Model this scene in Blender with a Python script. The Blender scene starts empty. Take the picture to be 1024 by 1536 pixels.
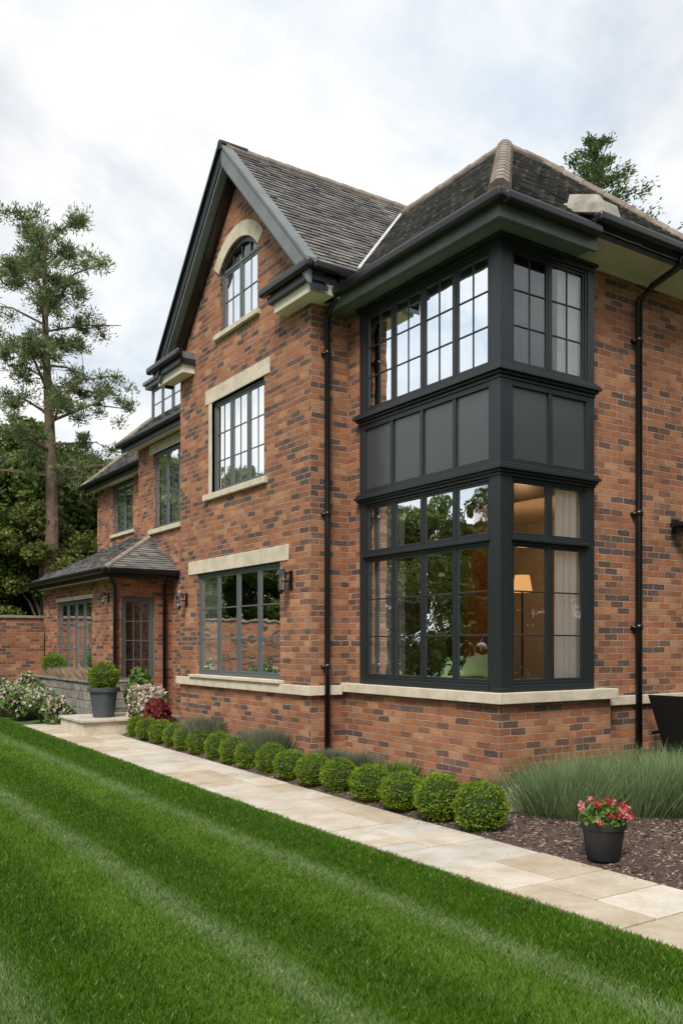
import bpy, math, random
import numpy as np
from mathutils import Vector, Matrix
from mathutils.geometry import tessellate_polygon
random.seed(7)
R = np.random.default_rng(11)
scn = bpy.context.scene
COL = scn.collection

# ------------------------------------------------------------------ node helpers
def newmat(name):
    m = bpy.data.materials.new(name); m.use_nodes = True
    nt = m.node_tree; nt.nodes.clear()
    out = nt.nodes.new('ShaderNodeOutputMaterial')
    return m, nt, out
def N(nt, t, **kw):
    n = nt.nodes.new(t)
    for k, v in kw.items():
        if k.startswith('i_'):
            n.inputs[k[2:].replace('_', ' ')].default_value = v
        else: setattr(n, k, v)
    return n
def L(nt, a, b): nt.links.new(a, b)
def ramp(nt, stops, interp='LINEAR'):
    r = nt.nodes.new('ShaderNodeValToRGB'); cr = r.color_ramp; cr.interpolation = interp
    while len(cr.elements) < len(stops): cr.elements.new(0.5)
    for e, (p, c) in zip(cr.elements, stops):
        e.position = p; e.color = (c[0], c[1], c[2], 1)
    return r
def mix(nt, fac, a, b, mode='MIX'):
    m = nt.nodes.new('ShaderNodeMix'); m.data_type = 'RGBA'; m.blend_type = mode
    for i, v in ((0, fac), (6, a), (7, b)):
        if isinstance(v, (int, float)): m.inputs[i].default_value = v
        elif isinstance(v, tuple): m.inputs[i].default_value = (v[0], v[1], v[2], 1)
        else: L(nt, v, m.inputs[i])
    return m.outputs[2]
def mth(nt, op, a, b=0.0, clamp=False):
    m = nt.nodes.new('ShaderNodeMath'); m.operation = op; m.use_clamp = clamp
    for i, v in ((0, a), (1, b)):
        if isinstance(v, (int, float)): m.inputs[i].default_value = v
        else: L(nt, v, m.inputs[i])
    return m.outputs[0]
def noise(nt, vec, scale, detail=4, rough=0.55):
    n = N(nt, 'ShaderNodeTexNoise'); n.inputs['Scale'].default_value = scale
    n.inputs['Detail'].default_value = detail; n.inputs['Roughness'].default_value = rough
    if vec is not None: L(nt, vec, n.inputs['Vector'])
    return n.outputs['Fac']

# ------------------------------------------------------------------ materials
def brick_mat(name, tint=1.0):
    m, nt, out = newmat(name)
    uv = N(nt, 'ShaderNodeUVMap').outputs[0]
    nz = N(nt, 'ShaderNodeTexNoise'); nz.inputs['Scale'].default_value = 9; nz.inputs['Detail'].default_value = 3
    L(nt, uv, nz.inputs['Vector'])
    sub = N(nt, 'ShaderNodeVectorMath', operation='SUBTRACT'); L(nt, nz.outputs['Color'], sub.inputs[0]); sub.inputs[1].default_value = (.5, .5, .5)
    sc = N(nt, 'ShaderNodeVectorMath', operation='SCALE'); L(nt, sub.outputs[0], sc.inputs[0]); sc.inputs['Scale'].default_value = 0.016
    ad = N(nt, 'ShaderNodeVectorMath', operation='ADD'); L(nt, uv, ad.inputs[0]); L(nt, sc.outputs[0], ad.inputs[1])
    b = N(nt, 'ShaderNodeTexBrick'); L(nt, ad.outputs[0], b.inputs['Vector'])
    b.inputs['Scale'].default_value = 1; b.inputs['Brick Width'].default_value = .205; b.inputs['Row Height'].default_value = .071
    b.inputs['Mortar Size'].default_value = .0062; b.inputs['Mortar Smooth'].default_value = .35
    b.inputs['Color1'].default_value = (0, 0, 0, 1); b.inputs['Color2'].default_value = (1, 1, 1, 1); b.inputs['Mortar'].default_value = (.5, .5, .5, 1)
    t = tint
    nb_ = noise(nt, uv, 1.3, 3, .6)
    v = mth(nt, 'ADD', b.outputs['Color'], mth(nt, 'MULTIPLY', mth(nt, 'SUBTRACT', nb_, .5), .45), True)
    r = ramp(nt, [(0, (.055*t, .038*t, .04*t)), (.14, (.095*t, .056*t, .05*t)), (.23, (.17*t, .066*t, .042*t)), (.32, (.36*t, .13*t, .055*t)),
                  (.46, (.24*t, .08*t, .043*t)), (.60, (.41*t, .16*t, .07*t)), (.72, (.30*t, .105*t, .055*t)), (.84, (.47*t, .23*t, .115*t)), (.93, (.36*t, .15*t, .075*t)), (1, (.12*t, .068*t, .058*t))])
    L(nt, v, r.inputs[0])
    n1 = noise(nt, uv, 34, 5, .7)
    c = mix(nt, mth(nt, 'MULTIPLY', mth(nt, 'SUBTRACT', n1, .38, True), .95), r.outputs[0], (.46*t, .28*t, .18*t))
    n4 = noise(nt, uv, 60, 3, .6)
    c = mix(nt, mth(nt, 'MULTIPLY', mth(nt, 'GREATER_THAN', n4, .59), .5), c, (.09, .048, .036))
    n7 = noise(nt, uv, 4, 4, .6)
    mc = ramp(nt, [(.35, (.26*t, .205*t, .16*t)), (.65, (.42*t, .35*t, .28*t))]); L(nt, n7, mc.inputs[0])
    c = mix(nt, b.outputs['Fac'], c, mc.outputs[0])
    n2 = noise(nt, uv, .9, 5, .6)
    st = ramp(nt, [(.3, (.74, .72, .71)), (.62, (1.0, 1.0, 1.0))]); L(nt, n2, st.inputs[0])
    c = mix(nt, 1.0, c, st.outputs[0], 'MULTIPLY')
    p = N(nt, 'ShaderNodeBsdfPrincipled'); p.inputs['Roughness'].default_value = .88; p.inputs['Specular IOR Level'].default_value = .25
    L(nt, c, p.inputs['Base Color'])
    h = mth(nt, 'ADD', mth(nt, 'SUBTRACT', 1.0, b.outputs['Fac']), mth(nt, 'MULTIPLY', n1, .6))
    h = mth(nt, 'ADD', h, mth(nt, 'MULTIPLY', b.outputs['Color'], .35))
    bp = N(nt, 'ShaderNodeBump'); bp.inputs['Distance'].default_value = .012; bp.inputs['Strength'].default_value = 1
    L(nt, h, bp.inputs['Height']); L(nt, bp.outputs[0], p.inputs['Normal'])
    L(nt, p.outputs[0], out.inputs[0]); return m

def simple(name, col, rough=.5, var=.15, nscale=6, bump=.0, spec=.5, metallic=0, col2=None, island=0.0):
    m, nt, out = newmat(name)
    pos = N(nt, 'ShaderNodeNewGeometry')
    n = noise(nt, pos.outputs['Position'], nscale, 6, .6)
    c2 = col2 or tuple(x*(1-var*2) for x in col)
    r = ramp(nt, [(.35, c2), (.62, col)]); L(nt, n, r.inputs[0])
    c = r.outputs[0]
    if island:
        rr = ramp(nt, [(0, (1-island,)*3), (1, (1, 1, 1))]); L(nt, pos.outputs['Random Per Island'], rr.inputs[0])
        c = mix(nt, 1.0, c, rr.outputs[0], 'MULTIPLY')
    p = N(nt, 'ShaderNodeBsdfPrincipled'); p.inputs['Roughness'].default_value = rough; p.inputs['Metallic'].default_value = metallic
    p.inputs['Specular IOR Level'].default_value = spec
    L(nt, c, p.inputs['Base Color'])
    if bump:
        n3 = noise(nt, pos.outputs['Position'], nscale*9, 6, .65)
        bp = N(nt, 'ShaderNodeBump'); bp.inputs['Distance'].default_value = bump
        L(nt, mth(nt, 'ADD', n3, n), bp.inputs['Height']); L(nt, bp.outputs[0], p.inputs['Normal'])
    L(nt, p.outputs[0], out.inputs[0]); return m

def tile_mat(name):
    m, nt, out = newmat(name)
    geo = N(nt, 'ShaderNodeNewGeometry'); pos = geo.outputs['Position']
    r = ramp(nt, [(0, (.10, .098, .098)), (.25, (.145, .14, .138)), (.6, (.18, .174, .168)), (.85, (.215, .205, .195)), (1, (.26, .245, .22))])
    L(nt, geo.outputs['Random Per Island'], r.inputs[0])
    n2 = noise(nt, pos, 1.1, 6, .65)
    st = ramp(nt, [(.35, (.74, .73, .73)), (.65, (1.0, .99, .97))]); L(nt, n2, st.inputs[0])
    c = mix(nt, 1.0, r.outputs[0], st.outputs[0], 'MULTIPLY')
    n5 = noise(nt, pos, 30, 5, .7)
    c = mix(nt, mth(nt, 'MULTIPLY', mth(nt, 'GREATER_THAN', n5, .58), .3), c, (.27, .265, .23))
    p = N(nt, 'ShaderNodeBsdfPrincipled'); p.inputs['Roughness'].default_value = .8; p.inputs['Specular IOR Level'].default_value = .3
    L(nt, c, p.inputs['Base Color'])
    bp = N(nt, 'ShaderNodeBump'); bp.inputs['Distance'].default_value = .006; L(nt, n5, bp.inputs['Height']); L(nt, bp.outputs[0], p.inputs['Normal'])
    L(nt, p.outputs[0], out.inputs[0]); return m

def glass_mat(name, base=.4):
    m, nt, out = newmat(name)
    pos = N(nt, 'ShaderNodeNewGeometry').outputs['Position']
    nn = noise(nt, pos, 1.6, 2)
    bp = N(nt, 'ShaderNodeBump'); bp.inputs['Distance'].default_value = .012; bp.inputs['Strength'].default_value = .4; L(nt, nn, bp.inputs['Height'])
    g = N(nt, 'ShaderNodeBsdfGlossy'); g.inputs['Roughness'].default_value = .01; g.inputs['Color'].default_value = (.95, .98, 1, 1)
    L(nt, bp.outputs[0], g.inputs['Normal'])
    t = N(nt, 'ShaderNodeBsdfTransparent'); t.inputs['Color'].default_value = (.98, .99, .99, 1)
    lw = N(nt, 'ShaderNodeLayerWeight'); lw.inputs['Blend'].default_value = .25
    f = mth(nt, 'ADD', mth(nt, 'MULTIPLY', lw.outputs['Fresnel'], .8), base, True)
    mx = N(nt, 'ShaderNodeMixShader'); L(nt, f, mx.inputs[0]); L(nt, t.outputs[0], mx.inputs[1]); L(nt, g.outputs[0], mx.inputs[2])
    L(nt, mx.outputs[0], out.inputs[0]); return m

def leaf_mat(name, dark, light, trans=.3, nscale=1.5, rough=.55):
    m, nt, out = newmat(name)
    geo = N(nt, 'ShaderNodeNewGeometry')
    n = noise(nt, geo.outputs['Position'], nscale, 3)
    f = mth(nt, 'ADD', mth(nt, 'MULTIPLY', geo.outputs['Random Per Island'], .55), mth(nt, 'MULTIPLY', mth(nt, 'SUBTRACT', n, .3), 1.1))
    r = ramp(nt, [(0.05, dark), (.9, light)]); L(nt, f, r.inputs[0])
    p = N(nt, 'ShaderNodeBsdfPrincipled'); p.inputs['Roughness'].default_value = rough; p.inputs['Specular IOR Level'].default_value = .3
    L(nt, r.outputs[0], p.inputs['Base Color'])
    tr = N(nt, 'ShaderNodeBsdfTranslucent'); L(nt, r.outputs[0], tr.inputs['Color'])
    mx = N(nt, 'ShaderNodeMixShader'); mx.inputs[0].default_value = trans
    L(nt, p.outputs[0], mx.inputs[1]); L(nt, tr.outputs[0], mx.inputs[2]); L(nt, mx.outputs[0], out.inputs[0]); return m

def stripe_fac(nt, pos):
    sep = N(nt, 'ShaderNodeSeparateXYZ'); L(nt, pos, sep.inputs[0])
    n = noise(nt, pos, .8, 2)
    x = mth(nt, 'ADD', sep.outputs[0], mth(nt, 'MULTIPLY', n, .12))
    s = mth(nt, 'SINE', mth(nt, 'MULTIPLY', mth(nt, 'ADD', x, 1.97), 2*math.pi/1.15))
    broad = mth(nt, 'ADD', mth(nt, 'MULTIPLY', mth(nt, 'MULTIPLY', s, 1.6), .5), .5, True)
    fr = mth(nt, 'ABSOLUTE', mth(nt, 'SUBTRACT', mth(nt, 'FRACT', mth(nt, 'DIVIDE', mth(nt, 'ADD', x, 1.97+.1+11.5), 1.15)), .5))
    line = mth(nt, 'SUBTRACT', 1.0, mth(nt, 'MULTIPLY', fr, 7.0), True)
    return broad, line

def grass_mat(name, ground=False):
    m, nt, out = newmat(name)
    geo = N(nt, 'ShaderNodeNewGeometry'); pos = geo.outputs['Position']
    broad, line = stripe_fac(nt, pos)
    c = mix(nt, broad, (.105, .235, .014), (.185, .345, .040))
    n6 = noise(nt, pos, 5, 3)
    c = mix(nt, mth(nt, 'MULTIPLY', mth(nt, 'MULTIPLY', line, n6), 1.25, True), c, (.38, .50, .27))
    n = noise(nt, pos, 2.3, 5, .65)
    r = ramp(nt, [(.3, (.68, .72, .62)), (.7, (1, 1, 1))]); L(nt, n, r.inputs[0])
    c = mix(nt, 1.0, c, r.outputs[0], 'MULTIPLY')
    if ground:
        c = mix(nt, .45, c, (.03, .045, .012))
        p = N(nt, 'ShaderNodeBsdfPrincipled'); p.inputs['Roughness'].default_value = .9; L(nt, c, p.inputs['Base Color'])
        n3 = noise(nt, pos, 60, 4); bp = N(nt, 'ShaderNodeBump'); bp.inputs['Distance'].default_value = .02; L(nt, n3, bp.inputs['Height']); L(nt, bp.outputs[0], p.inputs['Normal'])
        L(nt, p.outputs[0], out.inputs[0]); return m
    rr = ramp(nt, [(0, (.55, .6, .45)), (.9, (1, 1, .95)), (1, (1, .95, 1))]); L(nt, geo.outputs['Random Per Island'], rr.inputs[0])
    c = mix(nt, 1.0, c, rr.outputs[0], 'MULTIPLY')
    c = mix(nt, mth(nt, 'MULTIPLY', mth(nt, 'GREATER_THAN', geo.outputs['Random Per Island'], .94), .5), c, (.42, .46, .2))
    p = N(nt, 'ShaderNodeBsdfPrincipled'); p.inputs['Roughness'].default_value = .5; p.inputs['Specular IOR Level'].default_value = .3; L(nt, c, p.inputs['Base Color'])
    tr = N(nt, 'ShaderNodeBsdfTranslucent'); L(nt, c, tr.inputs['Color'])
    mx = N(nt, 'ShaderNodeMixShader'); mx.inputs[0].default_value = .4
    L(nt, p.outputs[0], mx.inputs[1]); L(nt, tr.outputs[0], mx.inputs[2]); L(nt, mx.outputs[0], out.inputs[0]); return m

M = {}
M['brick'] = brick_mat('brick_masonry')
M['stone'] = simple('cream_limestone', (.58, .51, .395), .85, .12, 5, .004)
M['tile'] = tile_mat('slate_roof_tiles')
M['under'] = simple('roof_underlay', (.03, .03, .03), .9, .1, 3)
M['ridge'] = simple('ridge_tile_clay', (.30, .24, .195), .85, .2, 8, .004, island=.25)
M['lead'] = simple('lead_flashing', (.15, .17, .172), .5, .12, 3, .001)
M['flash'] = simple('light_flashing', (.5, .5, .49), .6, .1, 3)
M['paint'] = simple('anthracite_paint', (.018, .022, .025), .36, .06, 2.5, 0, .5)
M['panel'] = simple('anthracite_panel', (.05, .057, .061), .27, .06, 2.0, 0, .8)
M['greyframe'] = simple('grey_window_paint', (.095, .108, .112), .45, .06, 3)
M['black'] = simple('black_gloss_metal', (.007, .007, .008), .28, .1, 5, 0, .5)
M['soffit'] = simple('cream_soffit', (.68, .63, .52), .7, .08, 2)
M['glass'] = glass_mat('window_glass', .12)
M['glass_hi'] = glass_mat('coated_window_glass', .42)
M['curtain'] = leaf_mat('sheer_curtain', (.82, .82, .80), (.90, .90, .88), .25, .8, .9)
M['plaster'] = simple('interior_plaster', (.42, .38, .31), .9, .08, 1.2)
M['wood'] = simple('interior_wood', (.28, .13, .05), .5, .2, 3)
M['grass'] = grass_mat('grass_blades'); M['lawn'] = grass_mat('lawn_soil', True)
M['field'] = simple('field_grass', (.07, .14, .03), .9, .2, .4, .02)
M['mulch'] = simple('bark_mulch', (.19, .13, .10), .95, .25, 30, .03, col2=(.07, .045, .033))
M['chip'] = simple('bark_chips', (.38, .27, .205), .9, .2, 40, .002, island=.8)
M['terra'] = simple('grey_pot_glaze', (.06, .073, .082), .5, .1, 6, .002)
M['blackpot'] = simple('black_pot', (.014, .015, .017), .5, .1, 9, .001)
M['bark'] = simple('tree_bark', (.22, .15, .11), .95, .3, 5, .03)
M['box'] = leaf_mat('boxwood_leaves', (.05, .105, .006), (.27, .38, .022), .3, 9)
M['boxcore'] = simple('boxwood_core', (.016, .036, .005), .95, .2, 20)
M['lav'] = leaf_mat('lavender_foliage', (.085, .135, .055), (.27, .36, .17), .3, 4)
M['shrub'] = leaf_mat('shrub_leaves', (.05, .11, .02), (.19, .30, .07), .3, 4)
M['heather'] = leaf_mat('heather_foliage', (.09, .11, .07), (.22, .24, .16), .3, 5)
M['white'] = leaf_mat('white_blossom', (.5, .45, .38), (.8, .76, .68), .3, 6)
M['pink'] = leaf_mat('pink_blossom', (.50, .36, .31), (.78, .67, .60), .3, 6)
M['red'] = leaf_mat('red_petals', (.30, .012, .025), (.55, .06, .07), .25, 12)
M['pinkred'] = leaf_mat('rose_petals', (.45, .10, .12), (.75, .36, .36), .25, 12)
M['redleaf'] = leaf_mat('red_shrub_leaves', (.12, .02, .025), (.30, .06, .06), .3, 6)
M['beige'] = leaf_mat('dry_grass', (.28, .19, .12), (.52, .40, .28), .3, 5)
M['tree'] = leaf_mat('broadleaf_foliage', (.025, .055, .008), (.16, .22, .045), .35, .5)
M['tree2'] = leaf_mat('olive_foliage', (.04, .06, .012), (.22, .25, .06), .35, .5)
M['needle'] = leaf_mat('pine_needles', (.06, .095, .035), (.24, .29, .12), .38, .8)
M['conifer'] = leaf_mat('conifer_needles', (.035, .07, .022), (.17, .23, .08), .3, 1.2)

def path_mat():
    m, nt, out = newmat('sandstone_paving')
    geo = N(nt, 'ShaderNodeNewGeometry'); pos = geo.outputs['Position']
    r = ramp(nt, [(0, (.43, .36, .265)), (.25, (.52, .46, .37)), (.55, (.58, .52, .44)), (.8, (.48, .455, .41)), (1, (.61, .56, .48))])
    L(nt, geo.outputs['Random Per Island'], r.inputs[0])
    n = noise(nt, pos, 3.2, 7, .65); s = ramp(nt, [(.35, (.78, .73, .66)), (.6, (1, 1, 1.0))]); L(nt, n, s.inputs[0])
    c = mix(nt, 1.0, r.outputs[0], s.outputs[0], 'MULTIPLY')
    n2 = noise(nt, pos, 9, 6, .7); k = ramp(nt, [(.58, (0, 0, 0)), (.72, (1, 1, 1))]); L(nt, n2, k.inputs[0])
    c = mix(nt, mth(nt, 'MULTIPLY', k.outputs[0], .5), c, (.38, .27, .15))
    n8 = noise(nt, pos, 45, 4, .7); c = mix(nt, mth(nt, 'MULTIPLY', mth(nt, 'GREATER_THAN', n8, .6), .25), c, (.3, .25, .19))
    p = N(nt, 'ShaderNodeBsdfPrincipled'); p.inputs['Roughness'].default_value = .75; L(nt, c, p.inputs['Base Color'])
    n3 = noise(nt, pos, 25, 6, .6); bp = N(nt, 'ShaderNodeBump'); bp.inputs['Distance'].default_value = .006
    L(nt, mth(nt, 'ADD', n3, n), bp.inputs['Height']); L(nt, bp.outputs[0], p.inputs['Normal'])
    L(nt, p.outputs[0], out.inputs[0]); return m
M['path'] = path_mat()
M['joint'] = simple('path_bedding', (.16, .12, .085), .95, .2, 20, .004)

# ------------------------------------------------------------------ mesh builders
def empty(name, parent=None, loc=(0, 0, 0)):
    e = bpy.data.objects.new(name, None); e.location = loc; COL.objects.link(e)
    if parent: e.parent = parent
    return e
class B:
    def __init__(s): s.v = []; s.f = []; s.m = []; s.mats = []
    def mi(s, mat):
        if mat not in s.mats: s.mats.append(mat)
        return s.mats.index(mat)
    def poly(s, pts, mat):
        i = len(s.v); s.v += [tuple(p) for p in pts]; s.f.append(list(range(i, i+len(pts)))); s.m.append(s.mi(mat))
    def box(s, x0, x1, y0, y1, z0, z1, mat):
        if x0 > x1: x0, x1 = x1, x0
        if y0 > y1: y0, y1 = y1, y0
        if z0 > z1: z0, z1 = z1, z0
        i = len(s.v); s.v += [(x0,y0,z0),(x1,y0,z0),(x1,y1,z0),(x0,y1,z0),(x0,y0,z1),(x1,y0,z1),(x1,y1,z1),(x0,y1,z1)]
        k = s.mi(mat)
        for f in ((0,3,2,1),(4,5,6,7),(0,1,5,4),(1,2,6,5),(2,3,7,6),(3,0,4,7)):
            s.f.append([i+j for j in f]); s.m.append(k)
    def hexa(s, bot, top, mat):
        i = len(s.v); s.v += [tuple(p) for p in bot] + [tuple(p) for p in top]; k = s.mi(mat)
        for f in ((0,3,2,1),(4,5,6,7),(0,1,5,4),(1,2,6,5),(2,3,7,6),(3,0,4,7)):
            s.f.append([i+j for j in f]); s.m.append(k)
    def fb(s, face, p, u0, u1, o0, o1, z0, z1, mat):
        if face == 'L': s.box(p-o1, p-o0, u0, u1, z0, z1, mat)
        else: s.box(u0, u1, p-o1, p-o0, z0, z1, mat)
    def tube(s, pts, rad, mat, seg=8, caps=True):
        pts = [Vector(p) for p in pts]; k = s.mi(mat); base = len(s.v); n = len(pts)
        if isinstance(rad, (int, float)): rad = [rad]*n
        for i, p in enumerate(pts):
            d = (pts[min(i+1, n-1)] - pts[max(i-1, 0)]).normalized()
            a = d.cross(Vector((0, 0, 1)) if abs(d.z) < .95 else Vector((1, 0, 0))).normalized(); b = d.cross(a)
            for j in range(seg):
                t = 2*math.pi*j/seg; s.v.append(tuple(p + (a*math.cos(t) + b*math.sin(t))*rad[i]))
        for i in range(n-1):
            for j in range(seg):
                s.f.append([base+i*seg+j, base+i*seg+(j+1) % seg, base+(i+1)*seg+(j+1) % seg, base+(i+1)*seg+j]); s.m.append(k)
        if caps:
            s.f.append([base+j for j in range(seg)][::-1]); s.m.append(k)
            s.f.append([base+(n-1)*seg+j for j in range(seg)]); s.m.append(k)
    def make(s, name, parent=None, bevel=0, seg=2, smooth=False):
        me = bpy.data.meshes.new(name); me.from_pydata(s.v, [], s.f); me.update()
        for mt in s.mats: me.materials.append(M[mt] if isinstance(mt, str) else mt)
        me.polygons.foreach_set('material_index', s.m)
        uvl = me.uv_layers.new(name='UVMap')
        Z = Vector((0, 0, 1))
        for p in me.polygons:
            n = p.normal
            if abs(n.z) > .985: ua, va = Vector((1, 0, 0)), Vector((0, 1, 0))
            else: ua = Z.cross(n).normalized(); va = n.cross(ua)
            for li in p.loop_indices:
                co = me.vertices[me.loops[li].vertex_index].co
                uvl.data[li].uv = (co.dot(ua), co.dot(va))
            p.use_smooth = smooth
        o = bpy.data.objects.new(name, me); COL.objects.link(o)
        if parent: o.parent = parent
        if bevel:
            bm = o.modifiers.new('bevel', 'BEVEL'); bm.width = bevel; bm.segments = seg; bm.limit_method = 'ANGLE'; bm.angle_limit = math.radians(40)
        return o

def uvz(face, p, u, o, z):
    return (p-o, u, z) if face == 'L' else (u, p-o, z)
def wall(b, face, p, outer, holes, mat='brick', reveal=.13):
    loops = [[Vector((u, z, 0)) for u, z in outer]] + [[Vector((u, z, 0)) for u, z in h] for h in holes]
    flat = [q for l in loops for q in l]
    want = Vector((-1, 0, 0)) if face == 'L' else Vector((0, -1, 0))
    for t in tessellate_polygon(loops):
        pts = [Vector(uvz(face, p, flat[i].x, 0, flat[i].y)) for i in t]
        n = (pts[1]-pts[0]).cross(pts[2]-pts[0])
        if n.dot(want) < 0: pts.reverse()
        b.poly(pts, mat)
    for h in holes:
        for i in range(len(h)):
            a, c = h[i], h[(i+1) % len(h)]
            b.poly([uvz(face, p, a[0], 0, a[1]), uvz(face, p, c[0], 0, c[1]), uvz(face, p, c[0], -reveal, c[1]), uvz(face, p, a[0], -reveal, a[1])], mat)
def rect(u0, u1, z0, z1): return [(u0, z0), (u1, z0), (u1, z1), (u0, z1)]

def window(b, g, face, p, u0, u1, z0, z1, nl, cols, rows, inset=.07, fw=.05, mat='greyframe', glass='glass', edges=None, cas=.032, mun=.018):
    """fixed outer frame, mullions, casements and glazing bars"""
    o0, o1 = -inset-.025, -inset+.02
    b.fb(face, p, u0, u0+fw, o0, o1, z0, z1, mat); b.fb(face, p, u1-fw, u1, o0, o1, z0, z1, mat)
    b.fb(face, p, u0+fw, u1-fw, o0, o1-.003, z0, z0+fw, mat); b.fb(face, p, u0+fw, u1-fw, o0, o1-.003, z1-fw, z1, mat)
    a, c = u0+fw, u1-fw
    mw = .034
    w = (c-a-mw*(nl-1))/nl
    for i in range(nl):
        s = a+i*(w+mw); e = s+w
        if i: b.fb(face, p, s-mw, s, o0, o1-.006, z0+fw, z1-fw, mat)
        q0, q1 = o0+.006, o1-.012
        zz0, zz1 = z0+fw, z1-fw
        b.fb(face, p, s, s+cas, q0, q1, zz0, zz1, mat); b.fb(face, p, e-cas, e, q0, q1, zz0, zz1, mat)
        b.fb(face, p, s+cas, e-cas, q0, q1-.002, zz0, zz0+cas, mat); b.fb(face, p, s+cas, e-cas, q0, q1-.002, zz1-cas, zz1, mat)
        gs, ge, g0, g1 = s+cas, e-cas, zz0+cas, zz1-cas
        for k in range(1, cols):
            x = gs+(ge-gs)*k/cols; b.fb(face, p, x-mun/2, x+mun/2, q0+.005, q1-.006, g0, g1, mat)
        for k in range(1, rows):
            z = g0+(g1-g0)*k/rows; b.fb(face, p, gs, ge, q0+.007, q1-.004, z-mun/2, z+mun/2, mat)
        og = q1-.014
        tl = random.uniform(-.002, .002)
        g.poly([uvz(face, p, gs, og, g0), uvz(face, p, ge, og+tl, g0), uvz(face, p, ge, og+tl, g1), uvz(face, p, gs, og, g1)], glass)
def curtain(b, face, p, u0, u1, z0, z1, o=-.17, amp=.018, wl=.10):
    n = max(8, int((u1-u0)/.018)); pr = None
    ph = random.random()*6
    for i in range(n+1):
        u = u0+(u1-u0)*i/n; q = o+amp*math.sin(u*2*math.pi/wl+ph)+amp*.5*math.sin(u*2*math.pi/(wl*2.7)+ph)
        q2 = o+amp*.7*math.sin(u*2*math.pi/wl+ph+.6)
        cur = (uvz(face, p, u, q, z0), uvz(face, p, u, q2, z1))
        if pr: b.poly([pr[0], cur[0], cur[1], pr[1]], 'curtain')
        pr = cur

# ================================================================== HOUSE
house = empty('brick_house')
wb = B()
gp = -.52
ac, ahw, asp, arise = 4.49, .555, 6.80, .26
aR = (ahw**2+arise**2)/(2*arise); aang = math.asin(ahw/aR); acz = asp+arise-aR
def arc(Rr, n=14): return [(ac+Rr*math.sin(-aang+2*aang*i/n), acz+Rr*math.cos(-aang+2*aang*i/n)) for i in range(n+1)]
arch_hole = [(ac-ahw, 5.93)] + arc(aR) + [(ac+ahw, 5.93)]
wall(wb, 'L', gp, [(2.62, -.3), (6.42, -.3), (6.42, 6.05), (4.45, 8.06), (2.62, 6.1)],
     [rect(3.345, 5.825, 1.13, 2.62), rect(3.757, 5.30, 3.73, 5.03), arch_hole])
wall(wb, 'R', 2.62, rect(gp, .5, -.3, 6.2), [])
wb.poly([(gp, 6.42, -.3), (gp, 6.42, 6.05), (.7, 6.42, 6.05), (.7, 6.42, -.3)], 'brick')
wall(wb, 'R', .12, rect(1.2, 5.0, -.3, 5.74), [rect(3.45, 4.6, 3.6, 5.1), rect(3.45, 4.6, 1.1, 2.6)])
wb.box(4.9, 5.0, .125, 16.4, -.3, 5.74, 'brick')
wb.box(-.03, 1.55, -.03, 2.618, -.3, 1.02, 'brick')
wb.box(.015, .3, 2.36, 2.616, 1.13, 5.52, 'brick')
wall(wb, 'L', .6, rect(6.42, 11.16, -.3, 5.72), [rect(8.6, 10.35, 3.84, 5.33)])
wb.poly([(.6, 11.16, -.3), (.6, 11.16, 5.72), (1.5, 11.16, 5.72), (1.5, 11.16, -.3)], 'brick')
wall(wb, 'L', 1.5, rect(11.16, 16.4, -.3, 5.72), [rect(13.9, 15.3, 4.3, 5.53)])
wb.box(1.5, 5.0, 16.4, 16.5, -.3, 5.72, 'brick')
wall(wb, 'L', -.5, rect(9.4, 14.05, -.3, 2.9), [rect(10.74, 13.05, .95, 2.48)])
wall(wb, 'R', 9.4, rect(-.5, .6, -.3, 2.9), [rect(-.38, .247, .5, 2.45)])
wb.poly([(-.5, 14.05, -.3), (-.5, 14.05, 2.9), (1.5, 14.05, 2.9), (1.5, 14.05, -.3)], 'brick')
wb.make('brick_walls', house)

sb = B()
sb.box(-.10, 1.60, -.10, 2.66, 1.02, 1.125, 'stone')
sb.box(gp-.06, gp+.02, 2.56, 6.47, .985, 1.10, 'stone')
sb.box(gp+.02, -.11, 2.56, 2.64, .987, 1.098, 'stone')
sb.box(gp-.09, gp+.10, 3.25, 5.93, 1.103, 1.145, 'stone')
sb.box(1.602, 5.0, .07, .14, .93, 1.03, 'stone')
sb.box(gp-.012, gp+.1, 3.13, 6.10, 2.62, 2.815, 'stone')
sb.box(gp-.014, gp+.1, 3.60, 5.50, 5.03, 5.235, 'stone')
sb.box(gp-.012, gp+.1, 5.30, 5.40, 3.73, 5.028, 'stone')
sb.box(gp-.06, gp+.12, 3.66, 5.50, 3.645, 3.73, 'stone')
sb.box(gp-.055, gp+.12, 3.86, 5.16, 5.86, 5.93, 'stone')
na = 9
for i in range(na):
    t0 = -aang*1.05+2.1*aang*i/na+.004; t1 = -aang*1.05+2.1*aang*(i+1)/na-.004
    sub = 3
    for k in range(sub):
        a0 = t0+(t1-t0)*k/sub; a1 = t0+(t1-t0)*(k+1)/sub
        def P(Rr, a, o): return uvz('L', gp, ac+Rr*math.sin(a), o, acz+Rr*math.cos(a))
        r0, r1 = aR+.001, aR+.2
        sb.hexa([P(r0, a0, -.1), P(r0, a1, -.1), P(r1, a1, -.1), P(r1, a0, -.1)], [P(r0, a0, .014), P(r0, a1, .014), P(r1, a1, .014), P(r1, a0, .014)], 'stone')
sb.box(.588, .65, 8.4, 10.55, 5.33, 5.52, 'stone'); sb.box(.54, .7, 8.5, 10.5, 3.75, 3.84, 'stone')
sb.box(1.488, 1.6, 13.75, 15.45, 5.53, 5.62, 'stone'); sb.box(1.45, 1.6, 13.8, 15.4, 4.22, 4.30, 'stone')
sb.box(-.555, -.4, 10.65, 13.15, .87, .95, 'stone')
sb.box(-.512, -.4, 10.65, 13.15, 2.48, 2.56, 'stone')
sb.make('stone_dressings', house, .006)

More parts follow.
